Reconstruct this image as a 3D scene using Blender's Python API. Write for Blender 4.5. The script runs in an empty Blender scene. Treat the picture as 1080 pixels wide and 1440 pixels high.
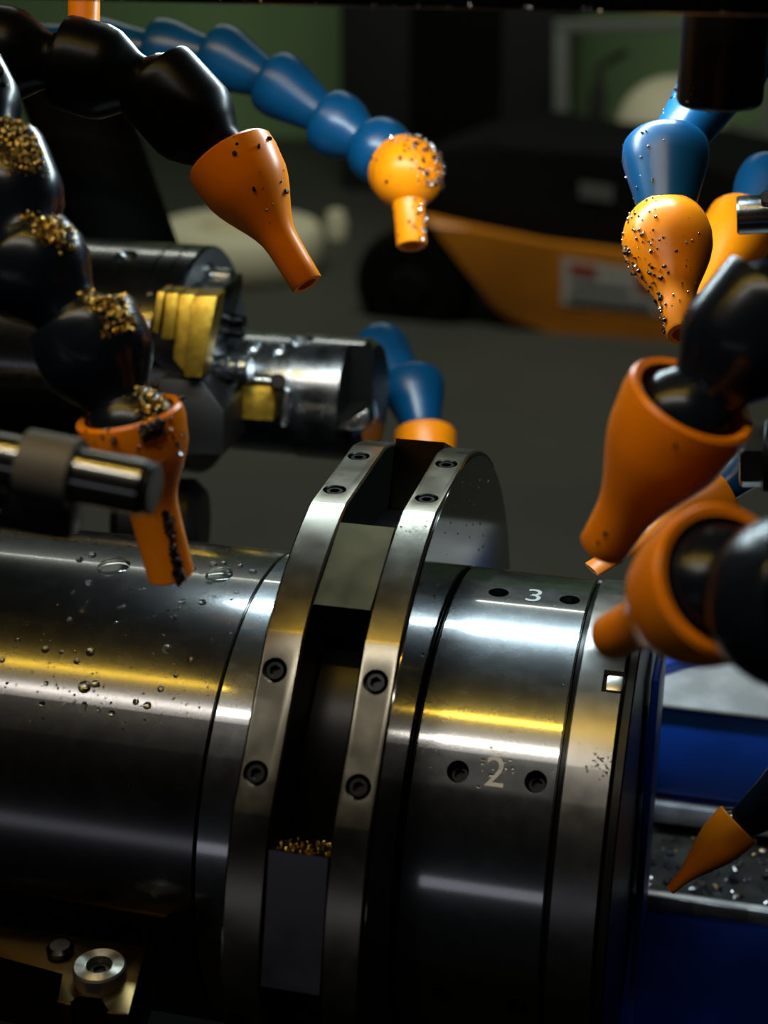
import bpy, bmesh, math, random
from mathutils import Vector, Matrix, Euler
random.seed(7)
PI = math.pi
R_ = math.radians
scene = bpy.context.scene
col = scene.collection

# ---------------------------------------------------------------- camera, world, lamps, exposure
AX = 1.1                                   # height of the spindle axis above the shop floor
FPX = 2240.0
PITCH, YAW = R_(22.626), R_(13.881)
CAM = Vector((0.07338, -0.37257, 0.24736 + AX))
FW = Vector((-math.sin(YAW) * math.cos(PITCH), math.cos(YAW) * math.cos(PITCH), -math.sin(PITCH)))
RT = Vector((math.cos(YAW), math.sin(YAW), 0))
UP = RT.cross(FW)
cd = bpy.data.cameras.new('camera')
cd.sensor_fit = 'VERTICAL'
cd.sensor_height = 24.0
cd.lens = 24.0 * FPX / 1440.0
cd.clip_start = 0.01
cd.clip_end = 60
cd.dof.use_dof = True
cd.dof.focus_distance = 0.41
cd.dof.aperture_fstop = 8.9
cd.dof.aperture_blades = 0
cam = bpy.data.objects.new('camera', cd)
col.objects.link(cam)
cam.matrix_world = Matrix(((RT.x, UP.x, -FW.x, CAM.x), (RT.y, UP.y, -FW.y, CAM.y), (RT.z, UP.z, -FW.z, CAM.z), (0, 0, 0, 1)))
scene.camera = cam

world = bpy.data.worlds.new('world')
scene.world = world
world.use_nodes = True
world.node_tree.nodes['Background'].inputs[0].default_value = (0.9, 0.95, 1.0, 1)
world.node_tree.nodes['Background'].inputs[1].default_value = 0.004
scene.view_settings.view_transform = 'Standard'
scene.view_settings.look = 'None'
scene.view_settings.gamma = 1
scene.view_settings.use_curve_mapping = False
scene.view_settings.exposure = 0.0


def area(name, loc, target, sx, sy, power, color, spread=180, xdir=Vector((1, 0, 0))):
    ld = bpy.data.lights.new(name, 'AREA')
    ld.shape = 'RECTANGLE'
    ld.size, ld.size_y = sx, sy
    ld.energy = power
    ld.color = color
    ld.spread = R_(spread)
    o = bpy.data.objects.new(name, ld)
    col.objects.link(o)
    loc, target = Vector(loc), Vector(target)
    z = (loc - target).normalized()
    x = (xdir - z * xdir.dot(z)).normalized()
    y = z.cross(x)
    o.matrix_world = Matrix(((x.x, y.x, z.x, loc.x), (x.y, y.y, z.y, loc.y), (x.z, y.z, z.z, loc.z), (0, 0, 0, 1)))
    return o


# bluish machine work lamp over the tools, warm yellow tube and white tube above the door, shop daylight behind the viewer
area('work_lamp', (-0.032, 0.088, 0.222 + AX), (-0.032, 0.070, 0.03 + AX), 0.165, 0.009, 0.66, (0.74, 0.93, 1.0))
area('yellow_tube_lamp', (-0.21, -0.215, 0.69 + AX), (-0.1, 0, AX), 0.70, 0.010, 1.2, (1.0, 0.62, 0.05))
area('white_tube_lamp', (-0.16, -0.374, 0.69 + AX), (-0.1, 0, AX), 0.62, 0.016, 1.35, (1.0, 0.93, 0.84))
area('shop_daylight', (-0.9, -2.6, 0.02 + AX), (0, 0, AX), 2.0, 0.22, 0.85, (0.85, 0.86, 1.0))
area('shop_ceiling_lamp', (-1.0, 3.4, 3.5), (-0.9, 5.0, 0), 2.5, 0.6, 62, (0.95, 1.0, 0.86))


# ---------------------------------------------------------------- helpers
def at(px, py, dep):
    return CAM + (RT * (px - 540) / FPX + UP * (720 - py) / FPX + FW) * dep


def ray(px, py):
    return RT * (px - 540) / FPX + UP * (720 - py) / FPX + FW


def at_z(px, py, z):
    d = ray(px, py)
    return CAM + d * ((z - CAM.z) / d.z)


def at_y(px, py, y):
    d = ray(px, py)
    return CAM + d * ((y - CAM.y) / d.y)


WM = {}


def thing(name, label, cat, loc, group=None):
    o = bpy.data.objects.new(name, None)
    o.empty_display_size = 0.01
    col.objects.link(o)
    o.location = loc
    o['label'] = label
    o['category'] = cat
    if group:
        o['group'] = group
    WM[o] = Matrix.Translation(Vector(loc))
    return o


def tag(o, label, cat, group=None, kind=None):
    o['label'] = label
    o['category'] = cat
    if group:
        o['group'] = group
    if kind:
        o['kind'] = kind
    return o


def finish(bm, smooth=40):
    bmesh.ops.remove_doubles(bm, verts=bm.verts, dist=1e-7)
    bmesh.ops.recalc_face_normals(bm, faces=bm.faces)
    me = bpy.data.meshes.new('mesh')
    bm.to_mesh(me)
    bm.free()
    if smooth is not None:
        for p in me.polygons:
            p.use_smooth = True
        me.set_sharp_from_angle(angle=R_(smooth))
    return me


def link(name, me, mat, parent=None, M=None):
    """one object; M is its world matrix (identity when the vertices are world coordinates)"""
    if mat is not None and len(me.materials) == 0:
        me.materials.append(mat)
    o = bpy.data.objects.new(name, me)
    col.objects.link(o)
    M = M or Matrix.Identity(4)
    if parent is not None:
        o.parent = parent
        o.matrix_basis = WM[parent].inverted() @ M
    else:
        o.matrix_basis = M
    WM[o] = M
    return o


def obj(name, bm, mat, parent=None, smooth=40, M=None):
    if parent is None and M is None:          # put the origin at the base centre
        lo = Vector([min(v.co[i] for v in bm.verts) for i in range(3)])
        hi = Vector([max(v.co[i] for v in bm.verts) for i in range(3)])
        c = Vector(((lo.x + hi.x) / 2, (lo.y + hi.y) / 2, lo.z))
        bmesh.ops.translate(bm, verts=bm.verts, vec=-c)
        M = Matrix.Translation(c)
    return link(name, finish(bm, smooth), mat, parent, M)


def struct(name, bm, mat, smooth=40):
    o = obj(name, bm, mat, None, smooth)
    o['kind'] = 'structure'
    return o


def frame(p, axis, hint=Vector((0, 0, 1))):
    """matrix whose Z runs along axis, placed at p"""
    z = Vector(axis).normalized()
    h = hint if abs(z.dot(hint)) < 0.98 else Vector((1, 0, 0))
    x = (h - z * h.dot(z)).normalized()
    y = z.cross(x)
    return Matrix(((x.x, y.x, z.x, p[0]), (x.y, y.y, z.y, p[1]), (x.z, y.z, z.z, p[2]), (0, 0, 0, 1)))


def lathe(bm, prof, M, seg=48, scale=None):
    """prof: list of (t, r) along local Z"""
    rings = []
    for t, r in prof:
        if r < 1e-6:
            rings.append([bm.verts.new(M @ Vector((0, 0, t)))])
        else:
            ring = []
            for i in range(seg):
                a = 2 * PI * i / seg
                sx, sy = scale(t) if scale else (1, 1)
                ring.append(bm.verts.new(M @ Vector((r * sx * math.cos(a), r * sy * math.sin(a), t))))
            rings.append(ring)
    for a, b in zip(rings, rings[1:]):
        if len(a) == 1 and len(b) == 1:
            continue
        for i in range(seg):
            j = (i + 1) % seg
            if len(a) == 1:
                bm.faces.new((a[0], b[j], b[i]))
            elif len(b) == 1:
                bm.faces.new((a[i], a[j], b[0]))
            else:
                bm.faces.new((a[i], a[j], b[j], b[i]))
    return bm


def cyl_prof(L, r, ch=0.0004, r0=None):
    return [(0, 0), (0, r - ch), (ch, r), (L - ch, r), (L, r - ch), (L, 0)]


def box(bm, M, sx, sy, sz, bev=0.0):
    g = bmesh.ops.create_cube(bm, size=1.0, matrix=M @ Matrix.Diagonal((sx, sy, sz, 1)))
    if bev > 0:
        es = list({e for v in g['verts'] for e in v.link_edges})
        bmesh.ops.bevel(bm, geom=es, offset=bev, segments=2, profile=0.5, affect='EDGES')
    return bm


def prism(bm, pts, vec, bev=0.0):
    """extrude the closed polygon pts (world points) by vec"""
    a = [bm.verts.new(p) for p in pts]
    b = [bm.verts.new(Vector(p) + vec) for p in pts]
    fs = [bm.faces.new(a), bm.faces.new(b[::-1])]
    n = len(a)
    for i in range(n):
        fs.append(bm.faces.new((a[i], b[i], b[(i + 1) % n], a[(i + 1) % n])))
    if bev > 0:
        es = list({e for f in fs for e in f.edges})
        bmesh.ops.bevel(bm, geom=es, offset=bev, segments=2, profile=0.5, affect='EDGES')
    return bm


def boolean_cut(bm, cutters):
    """cut a list of bmeshes out of bm, returns a mesh"""
    me = finish(bm, None)
    o = bpy.data.objects.new('work', me)
    col.objects.link(o)
    cb = bmesh.new()
    for c in cutters:
        tmp = bpy.data.meshes.new('t')
        bmesh.ops.recalc_face_normals(c, faces=c.faces)
        c.to_mesh(tmp)
        c.free()
        cb.from_mesh(tmp)
        bpy.data.meshes.remove(tmp)
    cm = bpy.data.meshes.new('cut')
    cb.to_mesh(cm)
    cb.free()
    co = bpy.data.objects.new('cutwork', cm)
    col.objects.link(co)
    m = o.modifiers.new('b', 'BOOLEAN')
    m.operation = 'DIFFERENCE'
    m.solver = 'EXACT'
    m.object = co
    bpy.context.view_layer.update()
    res = bpy.data.meshes.new_from_object(o.evaluated_get(bpy.context.evaluated_depsgraph_get()))
    bpy.data.objects.remove(o)
    bpy.data.objects.remove(co)
    bpy.data.meshes.remove(cm)
    res.materials.clear()
    for p in res.polygons:
        p.use_smooth = True
    res.set_sharp_from_angle(angle=R_(25))
    return res


# ---------------------------------------------------------------- materials
def mat(name, color, rough=0.5, metal=0.0, noise=0.0, nscale=200.0, bump=0.0, coat=0.0, ramp=None, spec=0.5, stretch=None, rvar=0.0, crough=0.15, cior=1.5):
    m = bpy.data.materials.new(name)
    m.use_nodes = True
    nt = m.node_tree
    b = nt.nodes['Principled BSDF']
    b.inputs['Base Color'].default_value = (*color, 1)
    b.inputs['Roughness'].default_value = rough
    b.inputs['Metallic'].default_value = metal
    b.inputs['Coat Weight'].default_value = coat
    b.inputs['Coat Roughness'].default_value = crough
    b.inputs['Coat IOR'].default_value = cior
    b.inputs['Specular IOR Level'].default_value = spec
    if noise or bump or rvar:
        tc = nt.nodes.new('ShaderNodeTexCoord')
        mp = nt.nodes.new('ShaderNodeMapping')
        if stretch:
            mp.inputs['Scale'].default_value = stretch
        n = nt.nodes.new('ShaderNodeTexNoise')
        n.inputs['Scale'].default_value = nscale
        n.inputs['Detail'].default_value = 6
        nt.links.new(tc.outputs['Object'], mp.inputs[0])
        nt.links.new(mp.outputs[0], n.inputs['Vector'])
        if noise:
            r = nt.nodes.new('ShaderNodeValToRGB')
            c1 = tuple(c * (1 - noise) for c in color) if ramp is None else ramp
            r.color_ramp.elements[0].position = 0.35
            r.color_ramp.elements[0].color = (*c1, 1)
            r.color_ramp.elements[1].position = 0.65
            r.color_ramp.elements[1].color = (*color, 1)
            nt.links.new(n.outputs[0], r.inputs[0])
            nt.links.new(r.outputs[0], b.inputs['Base Color'])
        if rvar:
            mr = nt.nodes.new('ShaderNodeMapRange')
            mr.inputs[1].default_value = 0.3
            mr.inputs[2].default_value = 0.7
            mr.inputs[3].default_value = max(0.02, rough - rvar)
            mr.inputs[4].default_value = rough + rvar
            nt.links.new(n.outputs[0], mr.inputs[0])
            nt.links.new(mr.outputs[0], b.inputs['Roughness'])
        if bump:
            bp = nt.nodes.new('ShaderNodeBump')
            bp.inputs['Strength'].default_value = bump
            bp.inputs['Distance'].default_value = 0.0004
            nt.links.new(n.outputs[0], bp.inputs['Height'])
            nt.links.new(bp.outputs[0], b.inputs['Normal'])
    return m


M = {}
M['steel'] = mat('ground_steel', (0.120, 0.129, 0.135), 0.27, 1.0, noise=0.10, nscale=220, rvar=0.02, coat=1.0, crough=0.105, cior=2.8)
M['steel_dull'] = mat('dull_oiled_steel', (0.048, 0.048, 0.048), 0.27, 1.0, noise=0.12, nscale=160, rvar=0.02, coat=0.8, crough=0.15, cior=1.9)
M['steel_flange'] = mat('flange_steel', (0.19, 0.18, 0.145), 0.25, 1.0, noise=0.12, nscale=150, rvar=0.03)
M['steel_face'] = mat('polished_face', (0.15, 0.145, 0.14), 0.09, 1.0)
M['steel_matt'] = mat('matt_ring_steel', (0.24, 0.24, 0.235), 0.30, 1.0, noise=0.12, nscale=150, rvar=0.03)
M['grey_face'] = mat('milled_grey_face', (0.10, 0.105, 0.11), 0.5, 0.5)
M['steel_dark'] = mat('dark_steel', (0.09, 0.09, 0.095), 0.28, 1.0, noise=0.3, nscale=80, rvar=0.06)
M['steel_mid'] = mat('tool_steel', (0.36, 0.38, 0.40), 0.25, 1.0, noise=0.25, nscale=90, rvar=0.07)
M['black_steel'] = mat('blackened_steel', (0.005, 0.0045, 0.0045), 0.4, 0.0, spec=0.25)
M['screw'] = mat('black_oxide_screw', (0.05, 0.05, 0.05), 0.22, 1.0)
M['hole'] = mat('black_recess', (0.002, 0.002, 0.002), 0.25, 0.0, spec=0.15)  # near-black for the groove core, seams and sunken screws
M['pad'] = mat('ground_pad', (0.055, 0.048, 0.022), 0.42, 1.0, noise=0.2, nscale=120, rvar=0.05)
M['gold'] = mat('insert_reflection_tint', (0.46, 0.28, 0.035), 0.40, 1.0, noise=0.35, nscale=300, bump=0.3)  # yellow reflection on bright steel, put into the base colour
M['etch'] = mat('etched_number', (0.34, 0.34, 0.34), 0.5, 1.0)
M['orange'] = mat('orange_plastic', (0.95, 0.265, 0.003), 0.33, noise=0.10, nscale=90, bump=0.03, spec=0.3)
M['blue'] = mat('blue_plastic', (0.002, 0.062, 0.165), 0.30, noise=0.2, nscale=60)
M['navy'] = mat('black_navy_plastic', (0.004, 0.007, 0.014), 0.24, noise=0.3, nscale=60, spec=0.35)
M['yellow_lit_chip'] = mat('oily_yellow_lit_chip', (0.50, 0.34, 0.09), 0.3, 1.0)  # yellow lamp light on wet chips, put into their colour
M['blackp'] = mat('black_plastic', (0.002, 0.0022, 0.003), 0.30, spec=0.10)
M['rubber'] = mat('black_rubber', (0.002, 0.002, 0.002), 0.8, spec=0.1)
M['post'] = mat('black_post', (0.004, 0.004, 0.004), 0.35, spec=0.3)
M['bracket'] = mat('grey_bracket', (0.10, 0.095, 0.085), 0.6, 0.3)
M['rod'] = mat('oily_rod', (0.07, 0.07, 0.06), 0.30, 1.0, coat=1.0, crough=0.10, cior=2.2)
M['guard_blue'] = mat('guard_blue_paint', (0.012, 0.10, 0.72), 0.38, noise=0.3, nscale=30, bump=0.1)
M['guard_top'] = mat('guard_pale_top', (0.62, 0.65, 0.70), 0.5, noise=0.45, nscale=45)  # pale mottled colour of the top ledge
M['guard_edge'] = mat('guard_edge_metal', (0.62, 0.66, 0.72), 0.35, 0.6, noise=0.4, nscale=120)
M['tray'] = mat('chip_tray_metal', (0.055, 0.055, 0.05), 0.4, 0.5, noise=0.6, nscale=150, bump=0.5)
M['chip'] = mat('metal_chip', (0.35, 0.33, 0.33), 0.25, 1.0)
M['grime'] = mat('black_swarf', (0.012, 0.010, 0.010), 0.3, 0.2)
M['yellow_lit_plate'] = mat('oily_machined_plate', (0.11, 0.075, 0.028), 0.30, 1.0, noise=0.3, nscale=40, bump=0.2)  # yellow lighting is mixed into the plate colour
M['washer'] = mat('turned_washer', (0.55, 0.54, 0.50), 0.34, 1.0)
M['floor'] = mat('concrete_floor', (0.050, 0.050, 0.039), 0.65, noise=0.25, nscale=1.5)
M['green'] = mat('green_wall_paint', (0.20, 0.32, 0.14), 0.75, noise=0.2, nscale=1.2)
M['cabinet'] = mat('charcoal_cabinet', (0.012, 0.012, 0.013), 0.5)
M['frame'] = mat('pale_frame', (0.12, 0.125, 0.11), 0.6)
M['cream'] = mat('cream_plastic', (0.72, 0.66, 0.46), 0.6)
M['cart'] = mat('truck_yellow', (0.68, 0.22, 0.010), 0.4, noise=0.2, nscale=5)
M['cartblack'] = mat('truck_black', (0.005, 0.005, 0.005), 0.8, spec=0.1)
M['label'] = mat('sticker_white', (0.50, 0.47, 0.43), 0.6)
M['red'] = mat('sticker_red', (0.40, 0.05, 0.03), 0.6)
M['grey'] = mat('sticker_grey', (0.16, 0.16, 0.17), 0.6)
wm = bpy.data.materials.new('coolant_drop')
wm.use_nodes = True
wb = wm.node_tree.nodes['Principled BSDF']
wb.inputs['Base Color'].default_value = (0.95, 0.95, 0.9, 1)
wb.inputs['Roughness'].default_value = 0.02
wb.inputs['IOR'].default_value = 1.4
wb.inputs['Transmission Weight'].default_value = 1.0
M['drop'] = wm

# ---------------------------------------------------------------- the setting
bm = bmesh.new()
box(bm, Matrix.Translation((-0.5, 2.8, -0.05)), 12, 9.4, 0.1)
struct('floor', bm, M['floor'])
bm = bmesh.new()
box(bm, Matrix.Translation((-0.5, 7.45, 2.0)), 12, 0.1, 4.2)
struct('wall_back', bm, M['green'])

bm = bmesh.new()                                        # unseen dark enclosure wall right of the view, added to darken reflections
box(bm, Matrix.Translation((0.72, 0.1, 1.15)), 0.04, 2.2, 2.3)
struct('wall_right', bm, M['black_steel'])

# ---------------------------------------------------------------- spindle with clamp ring
SP = thing('tool_spindle', 'large horizontal ground-steel spindle with a flanged ring and numbered sleeve', 'spindle', (0, 0, AX))
FL = [(89.3, 11.4), (41.4, 11.9), (-6.8, 11.7), (137.3, 11.7), (185.4, 11.7), (233.5, 11.7), (281.0, 11.7)]
SF = [(90.6, 4.6), (41.2, 3.5), (-8.0, 3.7), (140, 3.7), (190, 3.7), (237, 3.7), (285, 3.7)]


def ring_angles(flats, step=1.0):
    a = set()
    k = 0
    n = int(360 / step)
    for k in range(n):
        d = k * step
        if all(abs((d - c + 180) % 360 - 180) > h + 0.3 for c, h in flats):
            a.add(round(d, 4))
    for c, h in flats:
        a.add(round((c - h) % 360, 4))
        a.add(round((c + h) % 360, 4))
    return sorted(a)


def turned(x0, x1, r, flats, ch=0.0004, step=1.0, bore=None, dish=0):
    bm = bmesh.new()
    angs = ring_angles(flats, step)

    def ring(x, rr):
        return [bm.verts.new((x, -rr * math.cos(R_(a)), AX + rr * math.sin(R_(a)))) for a in angs]
    secs = [ring(x0, r - ch), ring(x0 + ch, r), ring(x1 - ch, r), ring(x1, r - ch)]
    if bore and dish:                          # rim whose right face is dished in towards the hub
        secs = [ring(x1 - dish - 0.003, 0.066), ring(x1 - dish - 0.003, 0.081), ring(x0, 0.085)] + secs + [ring(x1, r - 0.006), ring(x1 - dish, 0.068), ring(x1 - dish, 0.066)]
        secs.append(secs[0])
    elif bore:
        secs = [ring(x0, bore)] + secs + [ring(x1, bore)]
        secs.append(secs[0])
    n = len(angs)
    for a, b in zip(secs, secs[1:]):
        for i in range(n):
            bm.faces.new((a[i], a[(i + 1) % n], b[(i + 1) % n], b[i]))
    if not bore:
        bm.faces.new(secs[0])
        bm.faces.new(secs[-1][::-1])
    return bm


def rad(x, phi, r):
    return Vector((x, -r * math.cos(R_(phi)), AX + r * math.sin(R_(phi))))


def nrm(phi):
    return Vector((0, -math.cos(R_(phi)), math.sin(R_(phi))))


def hole_cut(p, n, r, depth):
    c = bmesh.new()
    lathe(c, [(-depth, 0), (-depth, r * 0.98), (0.002, r), (0.002, 0)], frame(p, n), 28)
    return c


def screw_mesh(r, h):
    """socket head with a hexagonal recess, axis +Z, top at z = 0"""
    b = bmesh.new()
    hexr = r * 0.52
    outer = [(-h, r), (-r * 0.16, r), (0, r * 0.84)]
    rings = []
    seg = 24
    for t, q in outer:
        rings.append([b.verts.new((q * math.cos(2 * PI * i / seg), q * math.sin(2 * PI * i / seg), t)) for i in range(seg)])

    def hx(t, q):
        out = []
        for i in range(seg):
            a = 2 * PI * i / seg
            k = math.cos(PI / 6) / math.cos(((a) % (PI / 3)) - PI / 6)
            out.append(b.verts.new((q * k * math.cos(a), q * k * math.sin(a), t)))
        return out
    rings.append(hx(0, hexr * 1.1))
    rings.append(hx(-h * 0.55, hexr))
    for a, c in zip(rings, rings[1:]):
        for i in range(seg):
            b.faces.new((a[i], a[(i + 1) % seg], c[(i + 1) % seg], c[i]))
    b.faces.new(rings[0][::-1])
    b.faces.new(rings[-1])
    return finish(b, 30)


RF = 0.1
R1, R2 = 0.0666, 0.0677
# left sleeve and collar
link('left_sleeve', finish(turned(-0.30, -0.0512, R1, SF), 20), M['steel_dull'], SP)
link('collar', finish(turned(-0.0508, -0.0322, R1 + 0.0002, SF), 20), M['steel'], SP)
scr_m = screw_mesh(0.0024, 0.003)
scr_s = screw_mesh(0.0019, 0.003)
flange_specs = [('flange', -0.0322, -0.0228, -0.0283), ('flange', -0.0088, 0.0, -0.0045)]
for name, x0, x1, xs in flange_specs:
    b = turned(x0, x1, RF, FL, 0.0005, 1.0, 0.060)
    cuts, spots = [], []
    for c, h in FL[:4]:
        for s in (-6.9, 7.0):
            hr = RF * math.cos(R_(h)) / math.cos(R_(s))
            p = rad(xs, c + s, hr)
            cuts.append(hole_cut(p, nrm(c), 0.0030, 0.004))
            spots.append((p, nrm(c)))
    fm = boolean_cut(b, cuts)
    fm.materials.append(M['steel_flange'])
    fm.materials.append(M['black_steel'])            # near-black side faces, groove walls included
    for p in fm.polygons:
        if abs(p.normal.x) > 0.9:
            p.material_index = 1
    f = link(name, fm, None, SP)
    for p, n in spots:
        link('socket_screw', scr_m, M['screw'], f, frame(p - n * 0.0003, n))
# groove core, clamp pads
link('groove_core', finish(turned(-0.0228, -0.0088, 0.082, []), 20), M['hole'], SP)


def pad(phi0, phi1, r0, r1, x0, x1, flat=False):
    bm = bmesh.new()
    n = 2 if flat else 10
    cs = []
    for i in range(n + 1):
        a = phi0 + (phi1 - phi0) * i / n
        cs.append((rad(x0, a, r1), rad(x1, a, r1), rad(x1, a, r0), rad(x0, a, r0)))
    if flat:
        mid = (phi0 + phi1) / 2
        k = math.cos(R_((phi1 - phi0) / 2))
        cs[1] = (rad(x0, mid, r1 * k), rad(x1, mid, r1 * k), rad(x1, mid, r0), rad(x0, mid, r0))
    vs = [[bm.verts.new(p) for p in c] for c in cs]
    for a, b in zip(vs, vs[1:]):
        for i in range(4):
            bm.faces.new((a[i], a[(i + 1) % 4], b[(i + 1) % 4], b[i]))
    bm.faces.new(vs[0])
    bm.faces.new(vs[-1][::-1])
    return bm


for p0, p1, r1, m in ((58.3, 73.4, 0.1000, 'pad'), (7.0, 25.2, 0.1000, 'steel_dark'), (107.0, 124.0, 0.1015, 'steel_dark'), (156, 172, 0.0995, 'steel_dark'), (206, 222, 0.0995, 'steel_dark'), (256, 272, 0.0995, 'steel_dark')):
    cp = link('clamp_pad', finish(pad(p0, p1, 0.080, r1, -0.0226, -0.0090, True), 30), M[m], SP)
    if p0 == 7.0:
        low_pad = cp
# polished face ring next to the numbered sleeve
fr = bmesh.new()
lathe(fr, [(0, 0.0605), (0, 0.0985), (0.0002, 0.0985), (0.0002, 0.0605), (0, 0.0605)], frame((0.0001, 0, AX), (1, 0, 0)), 160)
link('polished_face', finish(fr, 30), M['steel_face'], SP)
link('seam_groove', finish(turned(0.0004, 0.0011, R2 - 0.0008, []), 30), M['hole'], SP)
# numbered sleeve
b = turned(0.0010, 0.0358, R2, SF, 0.0004, 1.0)
cuts, spots = [], []
for phi, c, h in ((90.4, SF[0][0], SF[0][1]), (40.8, SF[1][0], SF[1][1]), (-8, -8, 3.7), (140, 140, 3.7)):
    for x in (0.0121, 0.0308):
        p = rad(x, phi, R2 * math.cos(R_(h)))
        cuts.append(hole_cut(p, nrm(c), 0.0027, 0.006))
        spots.append((p, nrm(c)))
slv = link('numbered_sleeve', boolean_cut(b, cuts), M['steel'], SP)
for p, n in spots:
    link('socket_screw', screw_mesh(0.00262, 0.003) if not spots.index((p, n)) else bpy.data.meshes[bpy.data.objects['socket_screw'].data.name], M['hole'], slv, frame(p - n * 0.0034, n))


def number(txt, x, phi, flat, size, parent, nm):
    cu = bpy.data.curves.new('txt', 'FONT')
    cu.body = txt
    cu.size = size
    cu.align_x = 'CENTER'
    cu.align_y = 'CENTER'
    cu.extrude = 0.00004
    t = bpy.data.objects.new('txtwork', cu)
    col.objects.link(t)
    bpy.context.view_layer.update()
    me = bpy.data.meshes.new_from_object(t.evaluated_get(bpy.context.evaluated_depsgraph_get()))
    bpy.data.objects.remove(t)
    bpy.data.curves.remove(cu)
    me.materials.clear()
    c, h = flat
    n = nrm(c)
    xa = Vector((1, 0, 0))
    ya = n.cross(xa)
    p = rad(x, phi, R2 * math.cos(R_(h)) + 0.00004)
    Mx = Matrix(((xa.x, ya.x, n.x, p.x), (xa.y, ya.y, n.y, p.y), (xa.z, ya.z, n.z, p.z), (0, 0, 0, 1)))
    return link(nm, me, M['etch'], parent, Mx)


number('3', 0.0215, 90.4, SF[0], 0.0105, slv, 'number_three')
number('2', 0.0210, 41.4, SF[1], 0.0105, slv, 'number_two')
link('seam_groove', finish(turned(0.0356, 0.0372, R2 - 0.0012, []), 30), M['hole'], SP)
# end ring with a square key
b = turned(0.0370, 0.0482, R2, SF, 0.0004, 1.0)
kc = bmesh.new()
kn = nrm(64.6)
box(kc, frame(rad(0.0462, 64.6, R2), kn, Vector((1, 0, 0))), 0.0062, 0.0066, 0.006)
er = link('end_ring', boolean_cut(b, [kc]), M['steel_matt'], SP)
kb = bmesh.new()
box(kb, frame(rad(0.0461, 64.1, R2 - 0.0012), kn, Vector((1, 0, 0))), 0.0040, 0.0046, 0.0030, 0.0005)
link('square_key', finish(kb, 30), M['washer'], er)
# backing plate and stub behind the end ring
link('backing_plate', finish(turned(0.0484, 0.0510, R2 - 0.0012, []), 30), M['black_steel'], SP)


# ---------------------------------------------------------------- coolant hoses
def seg_profile(R, p, barrel):
    """element of a ball-jointed hose: socket rim upstream, ball downstream; t = 0 at the upstream ball centre, p the pitch"""
    br = R * 0.80
    pr = [(-0.30 * R, 0.70 * R), (-0.36 * R, 0.86 * R), (-0.36 * R, 0.95 * R), (-0.30 * R, 0.985 * R)]
    if barrel:
        pr += [(-0.10 * R, R), (p - 1.45 * R, R * 1.01), (p - 1.20 * R, 0.95 * R), (p - 0.95 * R, 0.80 * R), (p - 0.72 * R, 0.64 * R)]
    else:
        pr += [(-0.15 * R, R), (0.12 * R, 0.99 * R), (0.40 * R, 0.92 * R), (0.40 * R + (p - 1.1 * R) * 0.5, 0.76 * R), (p - 0.70 * R, 0.62 * R)]
    pr += [(p - 0.62 * R, 0.60 * R), (p - 0.53 * R, 0.585 * R)]
    a0 = math.asin(0.585 * R / br)
    for k in range(7):
        a = PI - a0 - k * (PI - a0 - 0.5) / 6
        pr.append((p + br * math.cos(a), br * math.sin(a)))
    return pr


def nozzle_profile(R, L, tip, neck=0.52):
    base = [(-0.36, 0.84), (-0.40, 0.95), (-0.34, 1.0), (-0.1, 1.01), (0.2, 0.97)]
    pr = [(t * R, r * R) for t, r in base]
    t0 = 0.2 * R
    for k in range(1, 9):
        u = k / 8
        s = (1 - u) ** 2 * (1 + 2 * u)          # smooth fall from belly to neck
        pr.append((t0 + (L * neck - t0) * u, tip * 1.06 + (0.97 * R - tip * 1.06) * s))
    pr += [(L * (neck + 1) / 2, tip * 1.02), (L - 0.03 * R, tip), (L, tip * 0.95), (L, tip * 0.62), (L - 0.4 * R, tip * 0.55), (L - 0.4 * R, 0)]
    return pr


def hose(label, centres, R, seg_mat, noz_fn, barrel=False, group=None, name='coolant_hose'):
    """centres: ball centres (world) from the feed end to the nozzle ball"""
    root = thing(name, label, 'coolant hose', centres[0], group)
    for a, b in zip(centres, centres[1:]):
        d = b - a
        bm = bmesh.new()
        lathe(bm, seg_profile(R, d.length, barrel), frame(a, d), 48)
        link('hose_segment', finish(bm, 35), seg_mat, root)
    noz = noz_fn(root, centres[-1])
    c0 = centres[0]                                     # feed pipe from the machine frame
    out = Vector((-0.40, 0, 0)) if c0.x < -0.06 and 'top left' not in label and 'behind the ring' not in label else Vector((0.70, c0.y, c0.z)) - c0
    if 'top left' in label or 'black post' in label:
        out = Vector((0, 0, 0.25))
    if 'behind the ring' in label:
        out = Vector((-0.12, 0.05, -0.06))
    bm = bmesh.new()
    lathe(bm, cyl_prof(out.length, R * 0.75, 0.0006), frame(c0, out), 24)
    link('feed_pipe', finish(bm, 30), seg_mat, root)
    noz['label'] = 'orange plastic nozzle'
    return root, noz


def straight_nozzle(tip_pt, R, tip, m, slot=None, neck=0.52):
    def fn(root, c):
        d = tip_pt - c
        L = d.length
        bm = bmesh.new()
        sc = None
        if slot:
            def sc(t):
                u = min(1, max(0, (t - 0.3 * L) / (0.7 * L)))
                return (1 + (slot[0] - 1) * u, 1 + (slot[1] - 1) * u)
        lathe(bm, nozzle_profile(R, L, tip, neck), frame(c, d), 64, sc)
        return link('nozzle', finish(bm, 35), m, root)
    return fn


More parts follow.
